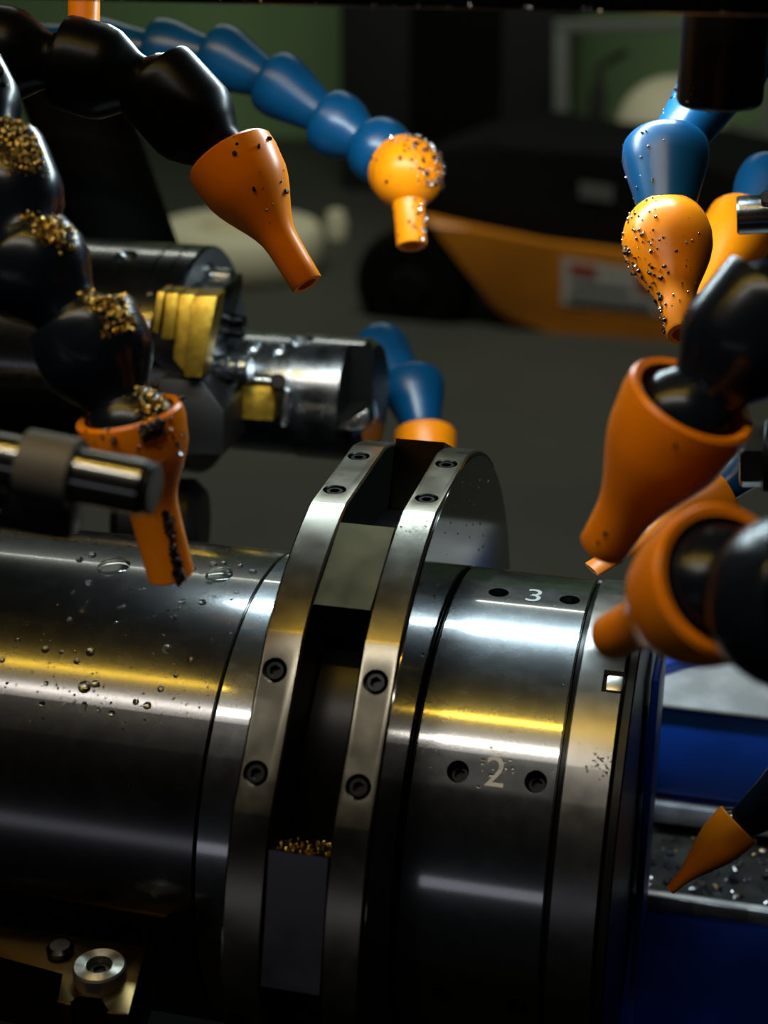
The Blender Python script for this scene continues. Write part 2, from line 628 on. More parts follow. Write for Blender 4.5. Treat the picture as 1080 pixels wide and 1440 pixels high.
def elbow_nozzle(tip_pt, R, tip, m, hose_dir, taper=True, mid=0.45):
    """bulb with a collar facing the hose and a spout at an angle"""
    def fn(root, c):
        d = tip_pt - c
        L = d.length
        bm = bmesh.new()
        pr = [(-R, 0)]
        for k in range(1, 9):
            a = PI - k * PI / 16
            pr.append((R * math.cos(a), R * math.sin(a)))
        if taper:
            for k in range(1, 9):
                u = k / 8
                s = (1 - u) ** 2 * (1 + 2 * u)
                pr.append((0.05 * R + (L * 0.72) * u, tip * 1.15 + (R - tip * 1.15) * s))
        else:
            a_end = math.asin(min(0.98, tip * 1.12 / R))
            for k in range(1, 8):
                a = PI / 2 - k * (PI / 2 - a_end) / 7
                pr.append((R * math.cos(a), R * math.sin(a)))
            pr.append((R * 1.04, tip * 1.05))
        pr += [(L - 0.05 * R, tip), (L, tip * 0.93), (L, tip * 0.6), (L - 0.3 * R, tip * 0.5), (L - 0.3 * R, 0)]
        lathe(bm, pr, frame(c, d), 64)
        h = hose_dir.normalized()
        lathe(bm, [(0.2 * R, 0.93 * R), (0.40 * R, 0.96 * R), (0.48 * R, 0.93 * R), (0.50 * R, 0.84 * R), (0.40 * R, 0.80 * R), (0.1 * R, 0.7 * R)], frame(c, h), 48)
        return link('nozzle', finish(bm, 40), m, root)
    return fn


def px(r_px, dep):
    return r_px * dep / FPX


# A: big black hose, upper left
dA = 0.40
RA = px(66, dA)
hA, nA = hose('black segmented coolant hose at the upper left, ending in a large clean orange nozzle',
              [at(-140, 80, dA), at(-18, 72, dA), at(108, 92, dA), at(232, 128, dA), at(335, 240, dA)], RA, M['blackp'],
              straight_nozzle(at(432, 400, dA - 0.004), RA * 0.99, px(23, dA), M['orange'], neck=0.66), True)
# B: blue hose in the middle background
dB = 0.58
RB = px(48, dB)
hB, nB = hose('blue segmented hose in the upper middle with a chip-covered orange elbow nozzle',
              [at(145, 70, dB + 0.05), at(235, 72, dB + 0.04), at(316, 82, dB + 0.03), at(396, 122, dB + 0.02), at(474, 176, dB + 0.01), at(536, 214, dB + .002), at(572, 244, dB - 0.010)], RB, M['blue'],
              elbow_nozzle(at(579, 346, dB - 0.016), px(51, dB), px(21, dB), M['orange'], at(482, 182, dB + 0.03) - at(566, 244, dB - 0.005), taper=False))
# C: dark hose, left foreground, dripping
dC = 0.33
RC = px(82, dC)
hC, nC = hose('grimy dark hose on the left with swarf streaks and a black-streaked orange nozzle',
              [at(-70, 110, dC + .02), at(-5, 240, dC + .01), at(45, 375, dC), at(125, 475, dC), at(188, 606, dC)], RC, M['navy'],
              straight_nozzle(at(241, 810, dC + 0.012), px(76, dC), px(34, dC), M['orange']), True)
# D: blue hose behind the ring
dD = 0.64
RD = px(45, dD)
hD, nD = hose('short blue hose behind the ring with only the dome of its orange nozzle showing',
              [at(380, 560, dD + .07), at(455, 520, dD + .055), at(536, 496, dD + .035), at(582, 548, dD + .015), at(598, 624, dD)], RD, M['blue'],
              straight_nozzle(at(604, 790, dD - 0.02), px(44, dD), px(18, dD), M['orange']))
# E: lit blue hose at upper right
dE = 0.425
RE = px(62, dE)
hE, nE = hose('bright blue hose below the black post with a droplet-flecked orange elbow nozzle',
              [at(1090, -40, dE + .08), at(1028, 86, dE + .04), at(936, 222, dE + .012), at(938, 338, dE)], RE, M['blue'],
              elbow_nozzle(at(959, 470, dE - 0.02), px(63, dE), px(21, dE), M['orange'], at(930, 232, dE + .05) - at(938, 338, dE)))
# F: orange nozzle behind the steel tube
dF = 0.52
hF, nF = hose('blue hose at the right edge whose bright orange nozzle points down behind the steel tube',
              [at(1230, 120, dF + .03), at(1150, 190, dF + .02), at(1082, 262, dF + .01), at(1040, 325, dF)], px(50, dF), M['blue'],
              straight_nozzle(at(985, 430, dF - 0.02), px(52, dF), px(21, dF), M['orange'], neck=0.8))
# G: large foreground nozzle right
dG = 0.30
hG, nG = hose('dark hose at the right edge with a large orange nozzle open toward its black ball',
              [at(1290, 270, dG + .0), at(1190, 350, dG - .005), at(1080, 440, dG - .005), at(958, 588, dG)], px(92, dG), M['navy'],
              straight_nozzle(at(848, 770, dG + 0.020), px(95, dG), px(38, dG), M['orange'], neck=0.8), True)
# H: nearest hose right
dH = 0.26
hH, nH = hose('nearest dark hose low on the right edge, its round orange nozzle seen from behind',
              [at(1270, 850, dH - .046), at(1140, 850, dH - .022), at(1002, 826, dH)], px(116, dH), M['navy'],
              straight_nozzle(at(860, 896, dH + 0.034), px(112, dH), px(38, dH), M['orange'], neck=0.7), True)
# I: nozzle between G and H
dI = 0.40
hI, nI = hose('blue hose mostly hidden on the right, orange slot nozzle flattened to a thin lip',
              [at(1130, 590, dI + .01), at(1070, 640, dI + .005), at(1000, 700, dI)], px(38, dI), M['blue'],
              straight_nozzle(at(832, 801, dI - 0.005), px(44, dI), px(14, dI), M['orange'], slot=(0.35, 1.5)))
# J: small cone nozzle lower right
dJ = 0.44
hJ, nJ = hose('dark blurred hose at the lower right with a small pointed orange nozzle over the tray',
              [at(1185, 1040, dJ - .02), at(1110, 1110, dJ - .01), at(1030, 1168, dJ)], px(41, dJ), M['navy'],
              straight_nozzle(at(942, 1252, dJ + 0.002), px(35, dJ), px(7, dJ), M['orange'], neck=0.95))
# K: nozzle tip hanging at the upper left top edge
dK = 0.425
hK, nK = hose('blue hose mostly out of view with one square orange nozzle tip at the top left',
              [at(118, -230, dK), at(118, -150, dK)], px(45, dK), M['blue'],
              straight_nozzle(at(118, 37, dK), px(50, dK), px(22, dK), M['orange']))


# ---------------------------------------------------------------- stray chips, grime and coolant drops on the hoses
def scatter_on(o, n, size, m, name, want, seed, parent=None):
    """small angular bits on the surface of o where want(world point, normal) is true"""
    rnd = random.Random(seed)
    me = o.data
    W = WM[o]
    fs = []
    for p in me.polygons:
        c = W @ p.center
        nn = (W.to_3x3() @ p.normal).normalized()
        w = want(c, nn)
        if w > 0:
            fs.append((p, p.area * w, nn))
    if not fs:
        return None
    tot = sum(f[1] for f in fs)
    bm = bmesh.new()
    for _ in range(n):
        t = rnd.random() * tot
        for p, a, nn in fs:
            t -= a
            if t <= 0:
                break
        vs = [W @ me.vertices[i].co for i in p.vertices]
        u, v = rnd.random(), rnd.random()
        pt = vs[0].lerp(vs[1], u).lerp(vs[-1].lerp(vs[2 % len(vs)], u), v)
        s = size * (0.4 + rnd.random() ** 2 * 1.3)
        Mx = Matrix.Translation(pt + nn * s * 0.2) @ Euler((rnd.random() * 6, rnd.random() * 6, rnd.random() * 6)).to_matrix().to_4x4() @ Matrix.Diagonal((s, s * (0.5 + rnd.random()), s * 0.6, 1))
        bmesh.ops.create_icosphere(bm, subdivisions=1, radius=0.5, matrix=Mx)
    c = link(name, finish(bm, 10), m, parent or o)
    c['kind'] = 'stuff'
    return c


vR = RT


def w_dir(d, lo, pw=1):
    d = d.normalized()
    return lambda c, n: max(0, n.dot(d) - lo) ** pw


scatter_on(nB, 320, 0.0014, M['chip'], 'metal_chips', w_dir(RT * 0.8 - FW * 0.5 + UP * 0.5, 0.35), 3)
scatter_on(nB, 22, 0.0010, M['grime'], 'dark_chips', w_dir(-FW + RT * -0.1, 0.5), 4)
scatter_on(nE, 120, 0.0008, M['chip'], 'metal_chips', w_dir(-RT - FW * 0.4, 0.45), 5)
scatter_on(nE, 60, 0.0010, M['grime'], 'dark_chips', lambda c, n: max(0, n.dot((-RT - FW * 0.25).normalized()) - 0.84) * (1 if c.z < at(940, 345, dE).z else 0), 6)
scatter_on(nE, 40, 0.0007, M['chip'], 'front_chips', w_dir(-FW, 0.3), 15)
scatter_on(nA, 14, 0.0011, M['grime'], 'dark_chips', lambda c, n: max(0, n.dot((RT * 0.8 - FW).normalized()) - 0.7), 7)
scatter_on(nC, 240, 0.0016, M['grime'], 'black_swarf', lambda c, n: 1 if (n.dot((RT * 0.52 - FW).normalized()) > 0.965) else 0, 8)
scatter_on(nC, 50, 0.0012, M['chip'], 'rim_chips', lambda c, n: 1 if (c.z > at(190, 640, dC).z and n.dot(-FW) > 0.2) else 0, 9)
scatter_on(low_pad, 150, 0.0007, M['yellow_lit_chip'], 'lit_swarf', lambda c, n: 1 if n.z > 0.8 else 0, 60)  # chips added to stand in for the pad's yellow-lit end face
for i, sg in enumerate([c for c in hC.children if c.name.startswith('hose_segment')]):
    scatter_on(sg, 420, 0.0008, M['yellow_lit_chip'], 'lit_swarf', w_dir(RT * 0.45 + UP * 0.6 - FW * 0.7, 0.86), 20 + i)
for i, sg in enumerate([c for c in hE.children if c.name.startswith('hose_segment')]):
    scatter_on(sg, 40, 0.0006, M['chip'], 'fine_chips', w_dir(-RT - FW * 0.3, 0.4), 30 + i)
scatter_on(nG, 8, 0.0007, M['grime'], 'dark_chips', w_dir(-FW, 0.6), 40)

# ---------------------------------------------------------------- fixed machine pieces around the hoses
# top crossbar
p0 = at(540, 5, 0.31)
bm = bmesh.new()
box(bm, Matrix.Translation((0.0, p0.y, p0.z + 0.020)), 0.75, 0.018, 0.040, 0.001)
cb = obj('machine_crossbar', bm, M['blackp'])
tag(cb, 'long dark machine crossbar running along the top edge', 'crossbar')
scatter_on(cb, 160, 0.0007, M['chip'], 'speckles', lambda c, n: 1 if (n.y < -0.5 and c.z < p0.z + 0.004 and -0.1 < c.x < 0.12) else 0, 50)
# black post upper right
dP = 0.355
pb = at(1011, 150, dP)
root = thing('black_post', 'thick black post hanging at the upper right in front of a blue hose', 'post', pb)
bm = bmesh.new()
rp = px(60, dP)
lathe(bm, [(0, 0), (0, rp * 0.86), (0.0006, rp * 0.95), (0.0016, rp), (0.12, rp), (0.12, 0)], frame(pb, (0, 0, 1)), 64)
body = link('post_body', finish(bm, 30), M['post'], root)
bm = bmesh.new()
lathe(bm, [(0.055, rp), (0.055, rp * 1.18), (0.062, rp * 1.18), (0.062, rp)], frame(pb, (0, 0, 1)), 48)
link('post_collar', finish(bm, 30), M['post'], root)
scatter_on(body, 60, 0.0007, M['chip'], 'speckles', lambda c, n: 1 if (n.dot(RT) < -0.75 or c.z < pb.z + 0.002) else 0, 51)


def rod(root, name, a, b, r, m, ch=0.0006, seg=40):
    bm = bmesh.new()
    d = b - a
    lathe(bm, cyl_prof(d.length, r, ch), frame(a, d), seg)
    return link(name, finish(bm, 30), m, root)


# steel tube at the right edge
dT = 0.455
a, b = at(1036, 303, dT), at(1160, 300, dT - 0.02)
b = a + Vector((0.62, 0.03, 0.06))
root = thing('steel_coolant_tube', 'short grey steel tube entering from the right edge over an orange nozzle', 'tube', a)
bm = bmesh.new()
rt_ = px(27, dT)
L = (b - a).length
lathe(bm, [(0.01, rt_ * .6), (0, rt_ * 0.62), (0, rt_ * 0.92), (0.0006, rt_), (L, rt_), (L, 0)], frame(a, b - a), 40)
tb = link('tube_body', finish(bm, 30), M['steel_mid'], root)
rod(root, 'set_screw', at(1078, 283, dT - 0.012), at(1078, 277, dT - 0.016), px(9, dT), M['screw'], 0.0002, 16)
# fitting at the right edge, behind the big nozzle
dX = 0.36
root = thing('pipe_fitting', 'angular metal pipe fitting at the right edge between two orange nozzles', 'fitting', at(1055, 640, dX))
bm = bmesh.new()
lathe(bm, cyl_prof(px(36, dX), px(46, dX), 0.0006), frame(at(1040, 642, dX), RT - FW * 0.2), 6)
link('hex_nut', finish(bm, 20), M['steel_mid'], root)
rod(root, 'fitting_body', at(1072, 640, dX - 0.001), at(1072, 640, dX - 0.001) + Vector((0.60, 0, 0.02)), px(52, dX), M['black_steel'])
# rod and clamp, left foreground
dR = 0.27
a, b = at(-160, 615, dR + .006), at(212, 688, dR)
root = thing('clamp_rod', 'thick steel rod with a grey clamp reaching in from the left edge', 'rod', a)
rod(root, 'rod_body', a + (a - b) * 8, b, px(40, dR), M['rod'], 0.0012, 64)
dv = (b - a).normalized()
rod(root, 'rod_end_shade', b - dv * 0.0002, b + dv * 0.0008, px(38, dR), M['black_steel'], 0.0004, 48)  # black disc added so the rod end looks unlit
e = a.lerp(b, 0.63)
bm = bmesh.new()
lathe(bm, [(-px(38, dR), px(40, dR)), (-px(38, dR), px(52, dR)), (px(38, dR), px(52, dR)), (px(38, dR), px(40, dR))], frame(e, dv), 40)
link('clamp_collar', finish(bm, 30), M['bracket'], root)
e2 = at(95, 716, dR + 0.004)
bm = bmesh.new()
box(bm, frame(at(20, 705, dR + .006), dv), px(70, dR), px(60, dR), px(190, dR), 0.0012)
link('clamp_block', finish(bm, 30), M['black_steel'], root)
rod(root, 'clamp_bolt', at(-2, 700, dR - 0.014), at(-8, 706, dR - 0.006), px(16, dR), M['screw'], 0.0004, 6)
# black hose crossing behind the upper left
root = thing('black_supply_hose', 'thick dull black supply hose slanting down behind the black coolant hose', 'hose', at(75, 60, 0.74))
bm = bmesh.new()
d1 = at(205, 420, 0.76) - at(75, 60, 0.74)
lathe(bm, cyl_prof(d1.length, px(70, 0.75), 0.002), frame(at(75, 60, 0.74), d1), 40)
link('hose_body', finish(bm, 30), M['rubber'], root)

# ---------------------------------------------------------------- tool turret behind, left
dU = 0.61
TU = thing('tool_turret', 'round steel tool head with stepped inserts tinted with yellow light behind the hoses at left', 'tool head', at(200, 510, dU))
fc = at(296, 507, dU)                                   # face centre
ru = px(160, dU)
xd = Vector((1, 0, 0))
bm = bmesh.new()
lathe(bm, [(-0.16, 0), (-0.16, ru), (-0.0145, ru), (-0.0143, ru - 0.0006), (-0.0137, ru - 0.0006), (-0.0135, ru), (-0.0075, ru), (-0.0073, ru - 0.0005), (-0.0067, ru - 0.0005), (-0.0065, ru), (-0.001, ru), (0, ru - 0.001), (0, 0)], frame(fc, xd), 96)
cuts = []
c = bmesh.new()                                         # insert pocket
nx = at(238, 450, dU - 0.045)
box(c, Matrix.Translation(at(250, 447, dU - 0.052)) @ Matrix.Rotation(R_(12), 4, 'Y'), px(92, dU), 0.030, px(165, dU))
cuts.append(c)
c = bmesh.new()                                         # conical hole
hp = at(178, 357, dU - 0.02)
lathe(c, [(-0.006, 0), (-0.0005, 0.0042), (0.006, 0.009), (0.006, 0)], frame(hp, Vector((0, -0.55, 0.83))), 28)
cuts.append(c)
tm = boolean_cut(bm, cuts)
tm.materials.append(M['steel_dull'])
tm.materials.append(M['black_steel'])
tm.materials.append(M['grey_face'])
for p in tm.polygons:
    rr = math.hypot(p.center.y - fc.y, p.center.z - fc.z)
    if p.center.x < fc.x - 0.003 and rr < ru * 0.96:
        p.material_index = 1  # pocket walls near-black, recess shade put into the colour
    elif p.normal.x > 0.9 and p.center.x > fc.x - 0.0005:
        p.material_index = 2
link('turret_drum', tm, None, TU)


def pxbar(name, quad, dep, thick, m, root, bev=0.0004):
    pts = [at(x, y, dep) for x, y in quad]
    bm = bmesh.new()
    prism(bm, pts, Vector((0, thick, 0)), bev)
    return link(name, finish(bm, 30), m, root)


dI_ = dU - 0.048
blk = pxbar('insert_block', [(206, 412), (304, 412), (304, 430), (278, 536), (252, 534), (206, 500)], dI_ + 0.012, 0.03, M['steel_dark'], TU)
pxbar('yellow_tint_insert', [(270, 417), (305, 417), (283, 531), (258, 530)], dI_ - 0.002, 0.010, M['gold'], TU)
pxbar('yellow_tint_insert', [(250, 414), (273, 415), (262, 527), (243, 505)], dI_ + 0.001, 0.010, M['gold'], TU)
pxbar('yellow_tint_insert', [(233, 412), (250, 413), (243, 478), (226, 476)], dI_ - 0.001, 0.010, M['gold'], TU)
pxbar('yellow_tint_insert', [(221, 410), (231, 411), (222, 470), (213, 466)], dI_ + 0.001, 0.010, M['gold'], TU)
pxbar('wedge_plate', [(222, 532), (284, 536), (314, 578), (314, 640), (222, 640)], dI_ + 0.004, 0.03, M['black_steel'], TU)
# screws at the rim and the horizontal bolt
for (x, y, r) in ((285, 381, 13), (313, 391, 14), (331, 452, 10), (330, 470, 6), (292, 630, 12), (283, 612, 8)):
    p = at(x, y, dU - 0.012)
    rod(TU, 'rim_screw', p - xd * 0.006, p + xd * 0.004, px(r, dU), M['steel_mid'] if y < 400 else M['screw'], 0.0008, 20)
p = at(288, 515, dU - 0.03)
for k, (o0, o1, r) in enumerate(((0, 0.004, 15), (0.0045, 0.009, 17), (0.0095, 0.013, 14), (0.0135, 0.0175, 18))):
    rod(TU, 'bolt_ring', p + xd * o0, p + xd * o1, px(r, dU), M['steel_mid'], 0.0007, 24)
# lower dark knob
rod(TU, 'lower_knob', at(200, 735, 0.60) - xd * 0.01, at(288, 735, 0.60), px(62, .6), M['black_steel'], 0.004, 48)

# nose tool right of the turret
dN = 0.61
NT = thing('nose_tool', 'bright cylindrical steel tool holder with a flat pad tinted with yellow light beside the turret', 'tool holder', at(430, 600, dN))
n0, n1 = at(322, 541, dN), at(528, 564, dN)
n0 = Vector((n0.x, n1.y, n1.z))
Ln = n1.x - n0.x
rn = px(88, dN)
bm = bmesh.new()
lathe(bm, [(0, 0), (0, rn * 0.97), (Ln * 0.47, rn * 0.97), (Ln * 0.485, rn * 0.95), (Ln * 0.49, rn), (Ln * 0.94, rn), (Ln, rn * 0.9), (Ln, 0)], frame(n0, xd), 96)
cuts = []
for (x, y, r) in ((357, 487, 0.0045), (392, 490, 0.0042), (424, 479, 0.0048)):
    d = ray(x, y)
    # point on the cylinder
    o = Vector((0, CAM.y - n0.y, CAM.z - n0.z))
    A_ = d.y ** 2 + d.z ** 2
    B_ = 2 * (d.y * o.y + d.z * o.z)
    C_ = o.y ** 2 + o.z ** 2 - (rn * .97) ** 2
    disc = max(0, B_ * B_ - 4 * A_ * C_)
    t = (-B_ - math.sqrt(disc)) / (2 * A_)
    p = CAM + d * t
    nn = Vector((0, p.y - n0.y, p.z - n0.z)).normalized()
    c = bmesh.new()
    lathe(c, [(-0.005, 0), (-0.003, r * 0.6), (0.002, r * 1.15), (0.002, 0)], frame(p, nn), 24)
    cuts.append(c)
c = bmesh.new()                                         # mouth cut at the right end
box(c, Matrix.Translation(at(506, 547, dN - 0.024)) @ Matrix.Rotation(R_(0), 4, 'Y'), px(62, dN), 0.036, px(86, dN))
cuts.append(c)
c = bmesh.new()                                         # flat seat for the pad
box(c, Matrix.Translation(at(362, 560, dN - 0.030)), px(96, dN), 0.016, px(78, dN))
cuts.append(c)
hm = boolean_cut(bm, cuts)
hm.materials.append(M['steel_mid'])
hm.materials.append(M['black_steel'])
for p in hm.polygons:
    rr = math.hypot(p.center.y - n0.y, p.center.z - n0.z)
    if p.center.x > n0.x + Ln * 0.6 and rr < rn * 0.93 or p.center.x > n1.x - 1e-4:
        p.material_index = 1  # black puts shade into the mouth and dulls the end face
link('holder_body', hm, None, NT)
pxbar('yellow_tint_pad', [(322, 540), (388, 540), (384, 592), (316, 588)], dN - 0.0245, 0.006, M['gold'], NT)
pxbar('pad_cap', [(322, 530), (384, 534), (388, 539), (320, 538)], dN - 0.0262, 0.006, M['steel'], NT, 0.0002)
rod(NT, 'clamp_screw', at(392, 540, dN - 0.024), at(391, 536, dN - 0.030), px(11, dN), M['screw'], 0.0005, 20)
pxbar('lower_lip', [(474, 603), (517, 575), (521, 600), (512, 606)], dN - 0.022, 0.012, M['steel'], NT, 0.0004)
pxbar('holder_edge', [(396, 545), (408, 548), (404, 600), (394, 602)], dN - 0.025, 0.006, M['steel_mid'], NT, 0.0006)

# ---------------------------------------------------------------- blue guard, lower right
GD = thing('blue_guard', 'stepped blue machine guard with a pale top ledge at lower right', 'guard', (0.15, 0.1, AX - 0.155))
GX0, GX1 = 0.050, 0.30


def gbox(name, y0, y1, z0, z1, m, bev=0.0008, x0=GX0, x1=GX1):
    bm = bmesh.new()
    box(bm, Matrix.Translation(((x0 + x1) / 2, (y0 + y1) / 2, AX + (z0 + z1) / 2)), x1 - x0, abs(y1 - y0), z1 - z0, bev)
    return link(name, finish(bm, 30), m, GD)


gbox('top_ledge', 0.119, 0.262, -0.0275, -0.0255, M['guard_top'], 0.0008, 0.036)
gbox('upper_panel', 0.120, 0.260, -0.062, -0.0275, M['guard_blue'], 0.0008, 0.036)
gbox('lower_strip', 0.118, 0.214, -0.073, -0.0655, M['guard_edge'])
gbox('chip_tray', 0.062, 0.212, -0.082, -0.078, M['tray'])
gbox('front_rail', 0.0565, 0.0605, -0.0655, -0.0605, M['guard_edge'], 0.0005, 0.041)
gbox('front_panel', 0.058, 0.0615, -0.155, -0.0655, M['guard_blue'], 0.0005, 0.030)
s0, s1 = at_z(885, 952, AX - 0.0235), at_z(1000, 912, AX - 0.0235)
bm = bmesh.new()
box(bm, frame((s0 + s1) / 2, s1 - s0), 0.005, 0.007, (s1 - s0).length, 0.0006)
link('ledge_bar', finish(bm, 30), M['guard_blue'], GD)
# rail joint pieces
for xx, L in ((0.078, 0.014), (0.0665, 0.003)):
    gbox('rail_joint', 0.0555, 0.0565, -0.0640, -0.0600, M['guard_edge'], 0.0003, xx - L / 2, xx + L / 2)
# chips lying in the tray
bm = bmesh.new()
rnd = random.Random(5)
for _ in range(420):
    s = 0.0012 + 0.0022 * rnd.random() ** 2
    p = Vector((rnd.uniform(0.052, 0.14), 0.0625 + 0.056 * rnd.random() ** 1.6, AX - 0.078 + s * 0.2))
    bmesh.ops.create_icosphere(bm, subdivisions=1, radius=0.5, matrix=Matrix.Translation(p) @ Euler((rnd.random() * 6, rnd.random() * 6, rnd.random() * 6)).to_matrix().to_4x4() @ Matrix.Diagonal((s, s * 1.8, s * 0.5, 1)))
o = obj('tray_chips', bm, M['chip'], None, 10)
tag(o, 'loose metal chips lying in the tray behind the bright guard rail', 'chips', kind='stuff')
# slim side plate between end ring and guard
bm = bmesh.new()
box(bm, Matrix.Translation((0.0535, 0.028, AX - 0.02)), 0.0022, 0.03, 0.12, 0.0004)
o = obj('side_plate', bm, M['guard_blue'])
tag(o, 'narrow upright dark blue plate close behind the end ring', 'plate')

# ---------------------------------------------------------------- bracket with bolt, lower left
BZ = AX - 0.004
q = [at_z(-60, 1292, BZ), at_z(207, 1330, BZ), at_z(181, 1427, BZ), at_z(150, 1424, BZ), at_z(146, 1402, BZ), at_z(108, 1398, BZ), at_z(100, 1413, BZ), at_z(78, 1408, BZ), at_z(92, 1368, BZ), at_z(-60, 1332, BZ)]
BR = thing('bolted_bracket', 'oily machined bracket with one big bolt at the lower left corner', 'bracket', (q[0] + q[2]) / 2 - Vector((0, 0, 0.02)))
bm = bmesh.new()
prism(bm, q, Vector((0, 0, -0.02)), 0.0006)
link('bracket_plate', finish(bm, 30), M['yellow_lit_plate'], BR)
wc = at_z(141, 1376, BZ)
bm = bmesh.new()
pr = [(0, 0.0022), (0, 0.0064), (0.0036, 0.0064), (0.0042, 0.0060)]
for k in range(9):
    r = 0.0060 - k * 0.0003
    pr += [(0.0042, r), (0.0040, r - 0.0002)]
pr += [(0.0042, 0.0032), (0.001, 0.0031), (0.001, 0)]
lathe(bm, pr, frame(wc, (0, 0, 1)), 64)
wsh = link('bolt_washer', finish(bm, 25), M['washer'], BR)
link('bolt_socket', screw_mesh(0.0029, 0.0014), M['screw'], wsh, frame(wc + Vector((0, 0, 0.0026)), (0, 0, 1)))
bm = bmesh.new()
lathe(bm, [(0, 0), (0, 0.0032), (0.0012, 0.0034), (0.002, 0.0025), (0.002, 0)], frame(at_z(85, 1338, BZ), (0, 0, 1)), 24)
link('plug', finish(bm, 30), M['screw'], BR)

# dark machine bed below the spindle
bm = bmesh.new()
box(bm, Matrix.Translation((-0.02, -0.04, (AX - 0.16) / 2)), 0.9, 0.46, AX - 0.16, 0.004)
o = obj('machine_bed', bm, M['rubber'])
tag(o, 'dark machine bed under the spindle, barely visible in shadow', 'machine bed')

# ---------------------------------------------------------------- coolant drops on the spindle
bm = bmesh.new()
rnd = random.Random(11)


def drop_at(x, phi, r, size, squash=0.45, ex=1.0):
    n = nrm(phi)
    Mx = frame(rad(x, phi, r), n, Vector((1, 0, 0))) @ Matrix.Diagonal((size * ex, size, size * squash, 1))
    bmesh.ops.create_uvsphere(bm, u_segments=12, v_segments=8, radius=1.0, matrix=Mx)


def hit(pxx, pyy, r):
    d = ray(pxx, pyy)
    o = CAM - Vector((0, 0, AX))
    A_ = d.y ** 2 + d.z ** 2
    B_ = 2 * (d.y * o.y + d.z * o.z)
    C_ = o.y ** 2 + o.z ** 2 - r * r
    D_ = B_ * B_ - 4 * A_ * C_
    if D_ < 0:
        return None
    t = (-B_ - math.sqrt(D_)) / (2 * A_)
    p = o + d * t
    return p.x, math.degrees(math.atan2(p.z, -p.y))


spots = [(127, 917, 6), (234, 912, 6), (268, 928, 4), (64, 913, 5), (86, 917, 3), (108, 930, 4), (119, 966, 8), (134, 962, 5), (226, 969, 4), (191, 987, 4), (207, 992, 5), (59, 990, 4),
         (119, 991, 4), (139, 998, 3), (157, 1003, 4), (247, 950, 3), (181, 1105, 2), (164, 1098, 1.5), (65, 961, 3), (98, 872, 4), (163, 876, 3), (243, 867, 3), (300, 793, 5), (314, 792, 4), (285, 847, 5),
         (256, 846, 5), (292, 818, 3), (318, 806, 6), (296, 819, 4), (270, 800, 5), (130, 780, 5), (125, 820, 5), (112, 787, 5), (337, 795, 4), (356, 803, 5), (25, 900, 3), (3, 928, 4), (81, 850, 2), (304, 1005, 4), (245, 868, 4), (276, 757, 5)]
for x, y, s in spots:
    h = hit(x, y, R1)
    if h and h[0] < -0.0515:
        drop_at(h[0], h[1], R1, px(s * 1.2, 0.41), 0.6)
for _ in range(150):
    x, y = rnd.uniform(0, 330), rnd.gauss(955, 45)
    h = hit(x, y, R1)
    if h and h[0] < -0.052:
        drop_at(h[0], h[1], R1, px(rnd.uniform(0.7, 2.2), 0.41))
for _ in range(50):
    x, y = rnd.uniform(100, 390), rnd.uniform(770, 860)
    h = hit(x, y, R1)
    if h and h[0] < -0.052:
        drop_at(h[0], h[1], R1, px(rnd.uniform(0.8, 3), 0.42), 0.4, 1.4)
h = hit(160, 796, R1)
drop_at(h[0], h[1], R1, px(26, .43), 0.10, 0.9)
h = hit(308, 808, R1)
drop_at(h[0], h[1], R1, px(22, .43), 0.10, 0.9)
o = obj('coolant_droplets', bm, M['drop'], None, 60)
tag(o, 'clear coolant droplets beaded over the left spindle sleeve', 'droplets', kind='stuff')
bm = bmesh.new()
for _ in range(60):
    x, y = rnd.gauss(735, 45), rnd.gauss(1075, 14)
    h = hit(x, y, R2)
    if h and 0.002 < h[0] < 0.035 and min(abs(h[0] - 0.0121), abs(h[0] - 0.0308)) > 0.0042:
        drop_at(h[0], h[1], R2 - 0.0001, px(rnd.uniform(0.8, 3.2), 0.38), 0.35, rnd.uniform(0.7, 1.8))
for _ in range(150):
    x, y = rnd.uniform(560, 870), rnd.uniform(800, 1090)
    h = hit(x, y, R2)
    if h and 0.0015 < h[0] < 0.047 and abs(h[0] - 0.0365) > 0.0015 and min(abs(h[0] - 0.0121), abs(h[0] - 0.0308)) > 0.0030:
        drop_at(h[0], h[1], R2, px(rnd.uniform(0.5, 1.6), 0.38))
for _ in range(30):
    x, y = rnd.gauss(845, 12), rnd.gauss(1078, 10)
    h = hit(x, y, R2)
    if h and h[0] < 0.0475 and h[0] > 0.038:
        drop_at(h[0], h[1], R2, px(rnd.uniform(0.8, 2.5), 0.38))
o = obj('coolant_droplets', bm, M['drop'], None, 60)
tag(o, 'coolant droplets gathered around the etched numbers of the right sleeve', 'droplets', kind='stuff')
bm = bmesh.new()
for _ in range(110):
    x, y = rnd.gauss(588, 14), abs(rnd.gauss(0, 22)) + 725
    h = hit(x, y, RF)
    if h and -0.008 < h[0] < -0.001:
        drop_at(h[0], h[1], RF, px(rnd.uniform(0.5, 1.7), 0.37))
for _ in range(30):
    a = rnd.uniform(60, 125)
    rr = rnd.uniform(0.072, 0.096)
    p = rad(0.0004, a, rr)
    bmesh.ops.create_uvsphere(bm, u_segments=8, v_segments=6, radius=px(rnd.uniform(0.8, 2.5), 0.4), matrix=Matrix.Translation(p) @ Matrix.Diagonal((0.5, 0.8, 1.2, 1)))
o = obj('coolant_droplets', bm, M['drop'], None, 60)
tag(o, 'fine coolant droplets on the right flange of the ring', 'droplets', kind='stuff')

